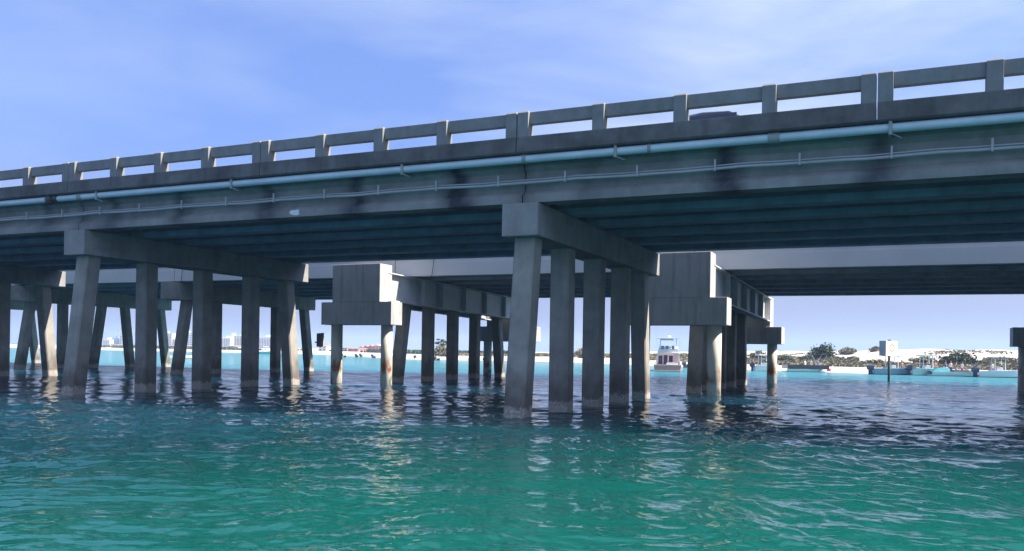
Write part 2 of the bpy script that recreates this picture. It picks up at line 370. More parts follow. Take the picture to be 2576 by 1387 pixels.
def girder(x0, x1, yc, zf, prof, m, parent, name='girder', stain=None, seg=1.0):
    n = max(1, int((x1 - x0) / seg)); mb = MB(); rings = []; att = []
    for i in range(n + 1):
        x = x0 + (x1 - x0) * i / n
        rings.append([(x, yc + y, zf(x) + z) for y, z in prof])
        for y, z in prof:
            a = 0
            if stain:
                for sx_ in stA:
                    w = .20 + .26 * (1.17 - z); a = max(a, stW.get(sx_, .4) * 1.9 * math.exp(-((x - sx_ - .1 * math.sin(z * 9 + sx_)) / w) ** 2))
                jn = min(abs(x - b) for b in bentsA)
                a = max(a, .45 * math.exp(-(jn / .16) ** 2))
            att.append(a)
    mb.loft(rings)
    mb.f = [tuple(reversed(f)) for f in mb.f]
    return mb.build(name, m, parent, attv=att if stain else None)
yA = [20.68 + (31.95 - 20.68) * k / 5 for k in range(6)]
for a, b in zip(bentsA[:-1], bentsA[1:]):
    for k, yc in enumerate(yA):
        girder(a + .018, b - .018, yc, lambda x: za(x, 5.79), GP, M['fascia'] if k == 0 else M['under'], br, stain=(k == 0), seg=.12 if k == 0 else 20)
# deck slab, curbs, roadway
def strip(name, m, parent, x0, x1, y0, y1, z0, z1, zf=za, bevel=0):
    return MB().box(x0, x1, y0, y1, zf(x0, z0), zf(x0, z1), zf(x1, z0), zf(x1, z1)).build(name, m, parent, bevel=bevel)
def soffit_bits(bents, ys, zf, parent, z0, z1, m):
    for b in bents:
        for s_ in (-1, 1):
            mb = MB()
            for y0, y1 in zip(ys[:-1], ys[1:]): mb.box(b + s_ * .32 - .1, b + s_ * .32 + .1, y0 + .1, y1 - .1, zf(b, z0), zf(b, z1))
            mb.build('diaphragm', m, parent)
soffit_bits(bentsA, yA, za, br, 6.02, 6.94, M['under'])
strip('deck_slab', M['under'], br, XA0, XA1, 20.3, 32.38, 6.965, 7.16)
strip('roadway', M['asph'], br, XA0, XA1, 20.46, 32.12, 7.164, 7.2)
for a, b in zip(bentsA[:-1], bentsA[1:]):
    for h in (0, 1):
        xa = a + h * LSP / 2 + .012; xb = a + (h + 1) * LSP / 2 - .012
        # kerb with a drip step
        mb = MB(); rings = []
        prof = [(20.28, 6.95), (20.28, 7.02), (19.96, 7.03), (19.93, 7.06), (19.93, 7.43), (19.96, 7.46), (20.44, 7.46), (20.44, 7.0), (20.42, 6.95)]
        for x in (xa, xb): rings.append([(x, y, za(x, z)) for y, z in prof])
        mb.loft(rings); mb.f = [tuple(reversed(f)) for f in mb.f]; mb.build('kerb', M['curb'], br)
        mb = MB(); prof = [(32.14, 7.0), (32.14, 7.46), (32.64, 7.46), (32.64, 7.03), (32.4, 7.0)]
        rings = [[(x, y, za(x, z)) for y, z in prof] for x in (xa, xb)]
        mb.loft(rings); mb.build('kerb', M['curb'], br)
BAY, PW = 1.775, .315
for a, b in zip(bentsA[:-1], bentsA[1:]):
    for h in (0, 1):
        x0 = a + h * LSP / 2 + .014
        xs = [x0 + PW / 2] + [x0 + PW + BAY * k + PW * (k - 1) + PW / 2 for k in (1, 2, 3)] + [a + (h + 1) * LSP / 2 - .014 - PW / 2]
        for side, (yb0, yb1, yp0, yp1) in enumerate(((20.06, 20.25, 19.955, 20.30), (32.34, 32.54, 32.28, 32.62))):
            zb0, zb1 = 7.80, 8.12
            MB().box(x0 + .01, x0 + LSP / 2 - .04, yb0, yb1, za(x0, zb0), za(x0, zb1), za(x0 + LSP / 2, zb0), za(x0 + LSP / 2, zb1)).build('rail_beam', M['rail'], br, bevel=.012)
            for x in xs:
                mb = MB(); w = PW / 2; zt = za(x, 8.145); zb = za(x, 7.455); dy = .0; zc = zt - .05; cy = .05 if side == 0 else 0
                def q(y, z, a): return [(x - a, yp0 + y, z), (x + a, yp0 + y, z), (x + a, yp1, z), (x - a, yp1, z)]
                mb.loft([q(0, zb, w), q(0, zc, w), q(cy + .001, zt, w - .02)])
                mb.build('rail_post', M['rail'], br, bevel=.012)
def pile_mesh(x, yb, yt, zt, w=.3, xb=None, ch=.05, zb=-2.0):
    """square battered pile: (x,yb) at z=0, (x,yt) at zt"""
    xb = x if xb is None else xb
    mb = MB(); rings = []
    sh = [(-w + ch, -w), (w - ch, -w), (w, -w + ch), (w, w - ch), (w - ch, w), (-w + ch, w), (-w, w - ch), (-w, -w + ch)]
    for z in (zb, 0, zt * .35, zt * .7, zt):
        f = z / zt
        rings.append([(xb + (x - xb) * f + a, yb + (yt - yb) * f + b, z) for a, b in sh])
    return mb.loft(rings)
def cap_mesh(x0, x1, y0, y1, z0, z1, ch=0.0):
    return MB().box(x0, x1, y0, y1, z0, z1)
PYA = [(20.28, 20.85), (23.42, 23.42), (26.30, 26.30), (29.18, 29.18), (32.05, 31.5)]
for bx in bentsA[1:-1]:
    cap = cap_mesh(bx - .53, bx + .53, 20.22, 32.55, za(bx, 4.88), za(bx, 5.76)).build('pier_cap', M['conc'], br, bevel=.03)
    for yb, yt in PYA:
        pile_mesh(bx, yb, yt, za(bx, 4.9)).build('pile', M['pile'], cap)
    mb = MB()
    for yc in yA:
        for s_ in (-1, 1): mb.box(bx + s_ * .25 - .13, bx + s_ * .25 + .13, yc - .2, yc + .2, za(bx, 5.745), za(bx, 5.80))
    mb.build('bearing_pad', M['curb'], br)
# water main and its hangers
pts = [(x, 20.12, za(x, 6.90)) for x in np.arange(-70, 20, 2.0)]
pp = MB().tube(pts, .105, 14).build('water_main', M['pipe'], br, smooth=True)
for x in (-63.4, -57, -50.6, -44.3, -38, -31.7, -25.38, -19.23, -12.88, -6.56, -0.26, 6.0, 12.3):
    z = za(x, 6.9); mb = MB()
    mb.box(x - .035, x + .035, 19.99, 20.03, z - .17, z + .14); mb.box(x - .035, x + .035, 20.03, 20.5, z - .17, z - .13); mb.box(x - .02, x + .02, 20.0, 20.03, z + .14, z + .2)
    mb.tube([(x + .03, 20.02, z - .15), (x + .22, 20.1, z - .24)], .012, 6)
    mb.build('pipe_hanger', M['hanger'], pp)
for x, w in ((-2.73, .13), (-27.75, .3), (-26.3, .1), (-9.1, .05), (-5.7, .04)):
    MB().tube([(x - w, 20.12, za(x, 6.9)), (x + w, 20.12, za(x, 6.9))], .125, 14).build('pipe_coupling', M['hanger'] if w < .2 else M['blackp'], pp, smooth=False)
mb = MB(); mb.sphere((-27.85, 20.05, za(-27.8, 6.86)), .16, .16, .2); mb.tube([(-27.85, 20.05, za(-27.8, 6.7)), (-27.85, 20.05, za(-27.8, 7.05))], .06); mb.build('valve', M['blackp'], pp)
cond = [6.40, 6.32]
for zc, r_, yy in ((6.405, .022, 20.40), (6.325, .038, 20.36)):
    pts = [(x, yy + .012 * math.sin(x * .6), za(x, zc) + .012 * math.sin(x * 1.4) + .008 * math.sin(x * 3.1)) for x in np.arange(-70, 20, .7)]
    cd_ = MB().tube(pts, r_, 8).build('conduit', M['conduit'], br, smooth=True)
for x in [-21.68 + 1.95 * k for k in range(-22, 18)]:
    z = za(x, 6.36); mb = MB(); mb.box(x - .022, x + .022, 20.30, 20.345, z - .09, z + .19); mb.box(x - .02, x + .02, 20.345, 20.6, z - .02, z + .02)
    mb.build('conduit_clip', M['conduit'], cd_)
# pale paint patches left on the girders
mb = MB(); a_ = [(-17.22, 6.04), (-17.15, 6.1), (-16.98, 6.09), (-16.9, 6.11), (-16.82, 6.07), (-16.87, 6.02), (-16.8, 5.97), (-16.93, 5.93), (-17.08, 5.95), (-17.18, 5.98)]
mb.loft([[(x, 20.397, z - .05) for x, z in a_], [(x, 20.405, z - .05) for x, z in a_]]); mb.build('paint_patch', M['paintw'], br)

# ---------------------------------------------------------------- car on the deck
car = empty('parked_car', (-5.1, 23.25, za(-5, 7.2)), 'dark grey car on the bridge deck, only its roof showing over the kerb', 'car')
def car_build():
    L = 4.5; prof = [(-2.25, .35), (-2.25, .75), (-1.35, .92), (-.55, 1.42), (.15, 1.5), (1.0, 1.46), (1.8, 1.02), (2.2, .95), (2.25, .4)]
    rings = []
    for yy, s_ in ((-.85, .97), (-.8, 1), (.8, 1), (.85, .97)):
        rings.append([(x, yy * (1 if z < 1.0 else .82), z * s_) for x, z in prof])
    mb = LM(); mb.loft(rings); mb.build('body', M['car'], car, smooth=False, bevel=.04)
    for y_ in (-.84, .8): LM().box(-.75, 1.3, y_, y_ + .04, 1.0, 1.33).build('window', M['glass'], car)
    for x in (-1.45, 1.4):
        for y in (-.8, .8):
            mb = LM(); mb.tube([(x, y - .1, .33), (x, y + .1, .33)], .33, 18); w = mb.build('wheel', M['tyre'], car)
            mb = LM(); mb.tube([(x, y - .11, .33), (x, y + .11, .33)], .18, 12); mb.build('rim', M['chrome'], w)
    for y in (-.6, .6):
        LM().box(-2.27, -2.2, y - .15, y + .15, .6, .72).build('headlight', M['white'], car)
car_build()

# ---------------------------------------------------------------- far bridge (B)
def zb(x, h): return h - .0055 * (x + 6)
def ZB(x, y, h): return zb(x, h) - .0207 * (y - 37.9)
bB = [-88.5, -72.5, -56.0, -41.0, -24.75, -8.6, 8.2, 24.7]
b2 = empty('road_bridge', (-8.35, 45, 0), 'rear bridge with a smooth white side girder and steel crutch beams under it', 'bridge')
yB = [38.2 + (51.8 - 38.2) * k / 6 for k in range(7)]
GB = [(-.25, 0), (.25, 0), (.25, .18), (.09, .33), (.09, .84), (.2, .96), (.2, 1.15), (-.2, 1.15), (-.2, .96), (-.09, .84), (-.09, .33), (-.25, .18)]
GF = [(-.25, 0), (.25, 0), (.25, .18), (.09, .33), (.09, .84), (.2, .96), (.2, 1.15), (-.2, 1.15), (-.23, .75), (-.25, .68)]
for a, b in zip(bB[:-1], bB[1:]):
    for k, yc in enumerate(yB):
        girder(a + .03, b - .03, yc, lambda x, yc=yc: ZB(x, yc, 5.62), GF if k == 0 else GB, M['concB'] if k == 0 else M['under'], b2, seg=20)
for b in bB:
    for s_ in (-1, 1):
        mb = MB()
        for y0, y1 in zip(yB[:-1], yB[1:]): mb.box(b + s_ * .3 - .1, b + s_ * .3 + .1, y0 + .1, y1 - .1, ZB(b, y0, 5.95), ZB(b, y0, 6.74))
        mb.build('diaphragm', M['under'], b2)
def dprism(name, m, prof):
    mb = MB(); rings = [[(x, y, ZB(x, y, z)) for y, z in prof] for x in (bB[0], bB[-1])]
    mb.loft(rings); mb.f = [tuple(reversed(f)) for f in mb.f]; return mb.build(name, m, b2)
dprism('deck_slab', M['concBd'], [(37.8, 6.775), (52.3, 6.775), (52.3, 6.96), (37.8, 6.96)])
dprism('roadway', M['asph'], [(38.0, 6.965), (51.9, 6.965), (51.9, 7.0), (38.0, 7.0)])
dprism('barrier_wall', M['concBd'], [(37.78, 6.82), (38.05, 6.97), (38.05, 7.75), (37.88, 7.75), (37.78, 7.0)])
dprism('barrier_wall', M['concBd'], [(51.95, 6.97), (52.32, 6.8), (52.32, 7.75), (52.1, 7.75)])
# thin cable and brackets on the fascia
pts = [(x, 37.86, ZB(x, 37.9, 6.64) + .02 * math.sin(x * .9) + .03 * math.sin(x * .31)) for x in np.arange(-60, 20, .8)]
cb = MB().tube(pts, .016, 6).build('cable', M['blackp'], b2)
for x in (-40.2, -31, -22.3, -19.4, -6.9, -1.5): MB().tube([(x, 37.84, ZB(x, 38, 6.56)), (x, 37.87, ZB(x, 38, 6.7))], .03, 6).build('cable_clip', M['blackp'], cb)
for x in (-22.4, -40.3): MB().tube([(x, 37.86, ZB(x, 38, 6.66)), (x + .12, 37.84, ZB(x, 38, 6.4)), (x + .05, 37.84, ZB(x, 38, 5.95)), (x - .02, 37.86, ZB(x, 38, 5.5))], .016, 6).build('hanging_cable', M['blackp'], cb)
PYB = [(38.25, 39.0), (41.5, 41.5), (44.4, 44.4), (47.3, 47.3), (51.1, 50.4)]
for bx in bB[1:-1]:
    crutched = bx in (-24.75, -8.6, 8.2)
    z1 = zb(bx, 5.52)
    if crutched: z1 = zb(bx, 5.28)
    cap = cap_mesh(bx - .5, bx + .5, 37.35 if not crutched else 37.75, 51.15, z1 - 1.05, z1).build('pier_cap', M['conc'], b2, bevel=.03)
    for k, (yb_, yt) in enumerate(PYB):
        if bx == -56.0 and k == 2: yb_, yt = 44.1, 44.8
        if bx == -56.0 and k == 3: yb_, yt = 47.5, 46.9
        pile_mesh(bx, yb_, yt, z1 - 1.03, w=.29).build('pile', M['pile'], cap)
    mb = MB()
    for yc in yB: mb.box(bx - .3, bx + .3, yc - .2, yc + .2, z1 - .01, ZB(bx, yc, 5.64))
    mb.build('bearing_pad', M['curb'], b2)
# crutch bents: concrete end caps on round piles, twin steel girders between them
def crutch(cx, near=True, dark=False):
    y0, y1, yf0, yf1 = 35.2, 36.22, 52.95, 54.4
    for end, (ya, yb_, zc0, zc1, zt, yp) in enumerate(((y0, y1, 3.02, 4.19, 6.12, 35.76), (yf0, yf1, 2.46, 3.52, 5.36, 53.45))):
        cap = cap_mesh(cx - 2.17, cx + 2.17, ya, yb_, zc0, zc1).build('end_cap', M['crutch'], b2, bevel=.02)
        MB().box(cx - 1.47, cx + 1.47, ya - (.003 if end == 0 else -.1), yb_ + .08, zc1 + .001, zt).build('end_block', M['crutch'], cap, bevel=.02)
        for s_ in (-1, 1):
            x = cx + s_ * 1.56
            pl = MB().tube([(x, yp, -2), (x, yp, zc0 * .5), (x, yp, zc0 + .05)], .30, 28).build('round_pile', M['jacket'], cap, smooth=True)
    for s_ in (-1, 1):
        gx = cx + s_ * 1.22
        def zt_(y): return ZB(gx, y, 5.60)
        H = 1.46; mb = MB(); ys = [36.0, 53.6]
        def slab(xa, xb_, za_, zb_):
            mb.loft([[(xa, y, zt_(y) - za_), (xb_, y, zt_(y) - za_), (xb_, y, zt_(y) - zb_), (xa, y, zt_(y) - zb_)] for y in ys])
        slab(gx - .28, gx + .28, .05, 0); slab(gx - .28, gx + .28, H, H - .06); slab(gx - .012, gx + .012, H - .06, .05)
        g_ = mb.build('steel_girder', M['steel'], b2)
        for y in (39.6, 41.6, 44.4, 47.2, 50.0, 52.4):
            MB().box(gx - .26, gx + .26, y - .015, y + .015, zt_(y) - H + .061, zt_(y) - .051).build('stiffener', M['steel'], g_)
crutch(-25.33); crutch(-8.74); crutch(7.77)

# ---------------------------------------------------------------- timber boards on the far piles
for (x0, x1, y, z0, z1, lab) in ((-40.45, -39.8, 51.3, 1.88, 2.93, 'dark timber board fixed behind the last pile of a left bent of the rear bridge'),
                           (-25.35, -24.95, 51.5, 2.4, 3.65, 'narrow dark timber board on the rear pile beneath the left steel crutch beam')):
    t = empty('timber_board', ((x0 + x1) / 2, y, z0), lab, 'board', 'timber boards on the rear bridge piles')
    for k in range(3):
        w = (x1 - x0) / 3; MB().box(x0 + k * w + .01, x0 + (k + 1) * w - .01, y - .05, y + .05, z0, z1 + .02 * (k - 1)).build('plank', M['timber'], t)
    MB().box(x0, x1, y + .05, y + .12, z0 + .2, z0 + .3).box(x0, x1, y + .05, y + .12, z1 - .3, z1 - .2).box(x0 - .12, x0, y - .1, y + .02, z0 + .3, z0 + .4).build('bracket', M['timber'], t)

# ---------------------------------------------------------------- marker sign
sg = empty('marker_sign', (-.70, 65.3, 0), 'white channel marker with an orange circle on a dark pole standing in open water', 'sign')
MB().tube([(-.70, 65.3, -1), (-.70, 65.3, 2.9)], .085, 14).build('pole', M['poleg'], sg, smooth=True)
MB().tube([(-.70, 65.3, 2.9), (-.70, 65.3, 3.02)], .11, 14).build('cap', M['poleg'], sg)
def panel(ang, w, lab, circ):
    # panel hinged at the apex in front of the pole
    d = Vector((math.cos(ang), math.sin(ang), 0)); nrm = Vector((d.y, -d.x, 0)) if circ else Vector((-d.y, d.x, 0))
    ap = Vector((-.93, 64.62, 0)) ; z0, z1 = 1.86, 2.93
    def P(a, z, o): v = ap + d * a + nrm * o; return (v.x, v.y, z)
    mb = MB(); mb.loft([[P(0.0, z0, 0), P(w, z0, 0), P(w, z1, 0), P(0.0, z1, 0)], [P(0.0, z0, .03), P(w, z0, .03), P(w, z1, .03), P(0.0, z1, .03)]])
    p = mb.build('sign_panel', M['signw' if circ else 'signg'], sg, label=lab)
    if circ:
        mb = MB(); n = 28; c, zc = w * .52, (z0 + z1) / 2 + .03; ro, ri = .27, .2
        for k in range(n):
            a0, a1 = 2 * math.pi * k / n, 2 * math.pi * (k + 1) / n
            mb.add([P(c + r_ * math.cos(t), zc + r_ * math.sin(t), o) for o in (.031, .038) for r_, t in ((ri, a0), (ro, a0), (ro, a1), (ri, a1))],
                   [(4, 5, 6, 7), (0, 3, 2, 1), (1, 2, 6, 5), (0, 4, 7, 3)])
        mb.build('circle_symbol', M['orange'], p)
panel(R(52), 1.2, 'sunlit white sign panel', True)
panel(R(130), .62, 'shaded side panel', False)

# ---------------------------------------------------------------- vegetation
def leaf_cloud(mb, c, rx, ry, rz, n, size, seed, flat=True):
    r = np.random.default_rng(seed)
    cl = r.normal(size=(max(4, n // 60), 3)); cl /= np.linalg.norm(cl, axis=1)[:, None] + 1e-6; cl *= r.uniform(.35, .95, (len(cl), 1))
    for i in range(n):
        k = cl[r.integers(len(cl))]; p = k * .85 + r.normal(size=3) * .19
        if flat: p[2] = max(p[2], -.75)
        q = np.array([c[0] + p[0] * rx, c[1] + p[1] * ry, c[2] + p[2] * rz])
        a = r.normal(size=3); a /= np.linalg.norm(a); b = np.cross(a, r.normal(size=3)); b /= np.linalg.norm(b) + 1e-6
        s_ = size * r.uniform(.5, 1.3)
        mb.add([q - a * s_, q + b * s_ * .6, q + a * s_, q - b * s_ * .6], [(0, 1, 2, 3)])
def bush(x, y, rx, rz, label, m='leafd', n=500, ry=None, seed=0, size=.16, group='bushes on the dunes'):
    z = gz(x, y); o = empty('bush', (x, y, z), label, 'bush', group)
    mb = MB(); leaf_cloud(mb, (x, y, z + rz * .42), rx, ry or rx, rz * .62, n, size, seed); mb.build('crown', M[m], o)
    mb = MB()
    for k in range(4):
        a = k * 1.7 + seed; mb.tube([(x, y, z - .2), (x + .3 * rx * math.cos(a), y + .3 * rx * math.sin(a), z + rz * .55)], .05, 5, .02)
    mb.build('stem', M['bark'], o)
# pixel ray helper used once to read places off the plan
F_, YAW, Y0_, RO = 2089.45, .4368, 883.05, .0155
def ray(px, py):
    a = px - 1287.5; b = py - Y0_; u = a * math.cos(RO) + b * math.sin(RO); v = -a * math.sin(RO) + b * math.cos(RO)
    c, s_ = math.cos(YAW), math.sin(YAW); r_ = u / F_
    return r_ * c - s_, r_ * s_ + c, -v / F_
def on_plan(px, t):
    """plan point along the column px, t units inland of the shoreline"""
    dx, dy, _ = ray(px, 900); lo, hi = 20., 4000.
    for _ in range(60):
        m_ = (lo + hi) / 2
        if dy * m_ - shore(dx * m_) > t: hi = m_
        else: lo = m_
    return dx * lo, dy * lo
B = [(2068, 34, 1.75, 1.9, 'large round dark bush on the dune right of the last crutch pile'),
     (2030, 26, 1.3, .8, 'low olive bush beside the large round dark bush'),
     (2410, 24, 2.1, 1.55, 'wide dark green bush behind the boat with the turquoise cover'),
     (2130, 50, 1.1, .75, 'small grey green bush between the round bush and the marker sign'),
     (2205, 52, .8, .5, 'tiny bush on the dune left of the marker sign'),
     (2320, 28, 1.4, .8, 'brownish bush behind the pale mint boat'),
     (2368, 70, 1.3, .45, 'flat dark bush on the bare dune crest'),
     (2200, 22, 1.4, .75, 'olive bush just left of the marker pole'),
     (2525, 26, 1.8, .9, 'grey green bush behind the rightmost boat'),
     (1905, 28, 1.4, 1.1, 'green bush behind the white boat beside the far crutch pile'),
     (1970, 24, 1.2, .8, 'brown bush behind the dark pontoon boat'),
     (1710, 22, 1.3, .9, 'brown bush behind the yacht'),
     (1118, 13, 1.5, 1.55, 'tall rounded olive bush under the leaning pine on the centre shore'),
     (1465, 20, 1.2, 1.2, 'bush seen between the front piles on the centre shore')]
for i, (px, t, rx, rz, lab) in enumerate(B):
    x, y = on_plan(px, t); far = math.hypot(x, y) / 110
    bush(x, y, rx * far, rz * far, lab, 'leafd' if 'dark' in lab else 'leaf', n=2600 if rx > 1.45 else 1200, seed=i + 1, size=.17 * far)
# leaning pine
x, y = on_plan(1113, 11); z = gz(x, y)
pt = empty('pine_tree', (x, y, z), 'wind-shaped dark pine leaning right on the centre shore', 'tree')
MB().tube([(x - .8, y, z - .3), (x - .6, y, z + 1.2), (x - .1, y, z + 2.4), (x + .5, y, z + 3.1)], .13, 8, .04).build('trunk', M['bark'], pt)
mb = MB()
for k, (dx, dz, rx, rz) in enumerate(((-.6, 3.2, .7, .3), (.2, 2.9, 1.0, .3), (1.1, 2.75, .8, .2), (-.3, 2.3, .8, .35), (-1.0, 2.7, .6, .3))):
    leaf_cloud(mb, (x + dx, y, z + dz), rx, .8, rz, 260, .13, 60 + k, flat=False)
mb.build('crown', M['leafd'], pt)
# dune scrub
def scrub():
    mb = MB(); r = np.random.default_rng(21); n = 0
    while n < 24000:
        x = r.uniform(-100, 40); t = r.uniform(14 if x > -40 else 24, 66)
        y = float(shore(x)) + t
        dens = vnoise(x / 5.5, y / 4, 8) + .35 * vnoise(x / 1.3, y / 1.2, 9) + (0.7 if 11 < t < 33 else -.65) - (0.4 if t < 18 else 0) - .25 * (t > 45)
        if dens < r.uniform(-.15, .35): continue
        z = gz(x, y); s_ = r.uniform(.09, .28) * ((1.3 + .9 * max(0, float(vnoise(x / 2.2, y / 2.0, 31)))) if t < 34 else .6)
        for k in range(3):
            a = r.uniform(0, math.pi); dx, dy = math.cos(a) * s_, math.sin(a) * s_; lx, ly = r.normal(0, .1, 2)
            mb.add([(x - dx, y - dy, z - .05), (x + dx, y + dy, z - .05), (x + dx * .6 + lx, y + dy * .6 + ly, z + s_ * r.uniform(.7, 1.3)), (x - dx * .7 + lx, y - dy * .7 + ly, z + s_ * r.uniform(.6, 1.2))], [(0, 1, 2, 3)])
        n += 1
    tag(mb.build('dune_scrub', M['leaf']), 'low olive and brown scrub over the white dunes', 'scrub', kind='stuff')
    mb = MB(); n = 0
    while n < 9000:
        x = r.uniform(-330, -80); t = r.uniform(28, 75); y = float(shore(x)) + t
        if vnoise(x / 16, y / 12, 12) + .3 * vnoise(x / 3, y / 3, 13) < r.uniform(-.1, .5): continue
        z = gz(x, y); s_ = r.uniform(.25, .8)
        for k in range(2):
            a = r.uniform(0, math.pi); dx, dy = math.cos(a) * s_, math.sin(a) * s_
            mb.add([(x - dx, y - dy, z - .05), (x + dx, y + dy, z - .05), (x + dx * .6, y + dy * .6, z + s_ * r.uniform(.6, 1.5)), (x - dx * .7, y - dy * .7, z + s_ * r.uniform(.6, 1.4))], [(0, 1, 2, 3)])
        n += 1
    tag(mb.build('shore_scrub', M['leafd']), 'dark scrub along the far left beach', 'scrub', kind='stuff')
scrub()

# ---------------------------------------------------------------- buildings on the far shore
def building(px0, px1, ytop, dist, label, m, floors, kind='condo', name='apartment_building', bays=4, group='apartment blocks on the far shore', wm='win', depth=14, step=None):
    dxa, dya, _ = ray(px0, 860); dxb, dyb, dz = ray((px0 + px1) / 2, ytop); dxc, dyc, _ = ray(px1, 860)
    A = Vector((dxa * dist, dya * dist, 0)); C_ = Vector((dxc * dist, dyc * dist, 0)); h = 1.8 + dz * dist
    g0 = gz((A.x + C_.x) / 2, (A.y + C_.y) / 2)
    W = (C_ - A).length * S; H = (h - g0) * S
    o = empty(name, (A.x, A.y, g0), label, 'building', group, rz=math.atan2(C_.y - A.y, C_.x - A.x))
    LM().box(0, W, 0, depth, -1.5, H).build('wall', M[m], o)
    LM().box(-.3, W + .3, -.3, depth + .3, H, H + .5).build('roof', M[m], o)
    if kind == 'condo':
        LM().box(W * .4, W * .4 + 4, 4, 9, H + .5, H + 3).build('lift_house', M[m], o)
    fh = H / floors; bw = W / bays
    for k in range(floors):
        mb = LM()
        for b in range(bays): mb.box(b * bw + bw * .14, (b + 1) * bw - bw * .14, -.06, .1, k * fh + fh * .22, k * fh + fh * .82)
        mb.build('window_row', M[wm], o)
        if kind == 'condo' and k:
            LM().box(bw * .1, W - bw * .1, -1.3, -.061, k * fh - .15, k * fh + .12).build('balcony', M[m], o)
    return o
G = 'apartment blocks on the far shore'
building(398, 432, 839, 900, 'beige balconied block left of the first tall white tower', 'cbeige', 8, bays=5)
building(448, 486, 838, 900, 'tall white tower with a stack of balconies left of centre', 'cwhite', 8, bays=4)
building(556, 579, 851, 880, 'cream block with close window rows', 'cwhite', 9, bays=4)
building(577, 583, 844, 890, 'thin white stair tower between two cream blocks', 'cwhite', 9, bays=1)
building(588, 622, 846, 860, 'pale yellow block beside the thin white tower', 'cyel', 9, bays=5)
building(650, 690, 849, 860, 'long white block right of the pale yellow one', 'cwhite', 9, bays=6)
building(696, 726, 858, 850, 'lower white block at the right end of the tower row', 'cwhite', 7, bays=5)
building(258, 276, 855, 900, 'white block joined to blue glass one', 'cwhite', 5, bays=3)
building(276, 301, 852, 910, 'blue glass block on the left shore', 'cblue', 6, bays=4, wm='glass')
building(300, 318, 841, 900, 'narrow white tower right of the blue glass block', 'cwhite', 8, bays=3)
building(216, 231, 853, 920, 'white block left of the blue glass group', 'cwhite', 6, bays=3)
building(45, 53, 856, 950, 'slim grey tower far left', 'cblue', 6, bays=2)
building(53, 62, 864, 950, 'small white block beside the slim grey tower', 'cwhite', 4, bays=2)
# houses nearer the beach
def house(px0, px1, ytop, t, label, m, name='beach_house', floors=2, gable=True):
    x0, y0 = on_plan(px0, t); x1, y1 = on_plan(px1, t); x1, y1 = x0 + (x1 - x0), y0 + (y1 - y0)
    d = math.hypot(x0, y0); _, dyy, dz = ray((px0 + px1) / 2, ytop); h = 1.8 + dz * (y0 / dyy)
    g0 = gz((x0 + x1) / 2, (y0 + y1) / 2); W = math.hypot(x1 - x0, y1 - y0) * S; H = max(1.8, (h - g0) * S)
    o = empty(name, (x0, y0, g0), label, 'building', 'low houses along the far beach', rz=math.atan2(y1 - y0, x1 - x0)); D = 7
    Hw = H * .72 if gable else H
    LM().box(0, W, 0, D, -1, Hw).build('wall', M[m], o)
    mb = LM()
    if gable: mb.loft([[(-.3, -.4, Hw), (-.3, D + .4, Hw), (-.3, D / 2, H)], [(W + .3, -.4, Hw), (W + .3, D + .4, Hw), (W + .3, D / 2, H)]])
    else: mb.box(-.2, W + .2, -.2, D, Hw, Hw + .3)
    mb.build('roof', M['roofr' if gable else m], o)
    n = max(2, int(W / 3)); mb = LM(); fh = Hw / floors
    for k in range(floors):
        for b in range(n): mb.box((b + .28) * W / n, (b + .72) * W / n, -.05, .1, k * fh + fh * .3, k * fh + fh * .78)
    mb.build('window_row', M['win'], o)
for i, (a, b, yt, t, lab, m) in enumerate([
    (30, 44, 866, 70, 'leftmost white beach house by the front bridge pile', 'cwhite'), (76, 84, 862, 72, 'pink beach house right of the leftmost pile gap', 'cpink'),
    (85, 96, 866, 66, 'small coral house with a grey roof', 'cpink'), (97, 108, 863, 75, 'white house beside the small coral house', 'cwhite'),
    (217, 227, 867, 66, 'low white house under the left white block', 'cwhite'), (262, 275, 866, 60, 'white cottage before the blue glass block', 'cwhite'),
    (284, 296, 867, 62, 'beige cottage right of the white cottage', 'cbeige'), (305, 317, 868, 58, 'cream cottage at the foot of the narrow white tower', 'cyel'),
    (404, 420, 868, 60, 'white house at the foot of the beige block', 'cwhite'), (455, 470, 872, 50, 'long low house with a dark roof before the tall white tower', 'cbeige'),
    (576, 590, 868, 58, 'cottage with a grey roof before the cream blocks', 'cbeige'), (800, 820, 866, 60, 'white house left of the round piles', 'cwhite'),
    (858, 873, 872, 62, 'low beige house left of the coral hotel', 'cbeige'), (874, 901, 875, 55, 'long low coral house left of the hotel', 'cpink')]):
    house(a, b, yt, t, lab, m)
# coral hotel, stepped gables
def hotel():
    px = [(901, 913, 873), (913, 925, 871), (925, 937, 870), (937, 955, 868)]
    x0, y0 = on_plan(901, 60); o = empty('hotel', (x0, y0, gz(x0, y0)), 'coral red hotel with stepped gables seen between the round piles', 'hotel')
    for i, (a, b, yt) in enumerate(px):
        xa, ya = on_plan(a, 60); xb, yb_ = on_plan(b, 60); _, dyy, dz = ray((a + b) / 2, yt); h = 1.8 + dz * (ya / dyy); g0 = gz(xa, ya)
        MB().box(xa, xb - .1, ya, ya + 7, g0 - 1, h - .4).build('wing', M['cpink'], o)
        mb = MB(); mb.loft([[(xa - .1, ya - .2, h - .4), (xb, ya - .2, h - .4), ((xa + xb) / 2, ya - .2, h + .3)], [(xa - .1, ya + 7, h - .4), (xb, ya + 7, h - .4), ((xa + xb) / 2, ya + 7, h + .3)]])
        mb.build('roof', M['cpink' if i != 3 else 'cwhite'], o)
        mb = MB(); n = 3; w = (xb - xa) / n; fh = (h - .4 - g0) / 3
        for f in range(3):
            for k in range(n): mb.box(xa + (k + .25) * w, xa + (k + .7) * w, ya - .05, ya + .1, g0 + f * fh + fh * .3, g0 + f * fh + fh * .75)
        mb.build('window_row', M['win'], o)
hotel()

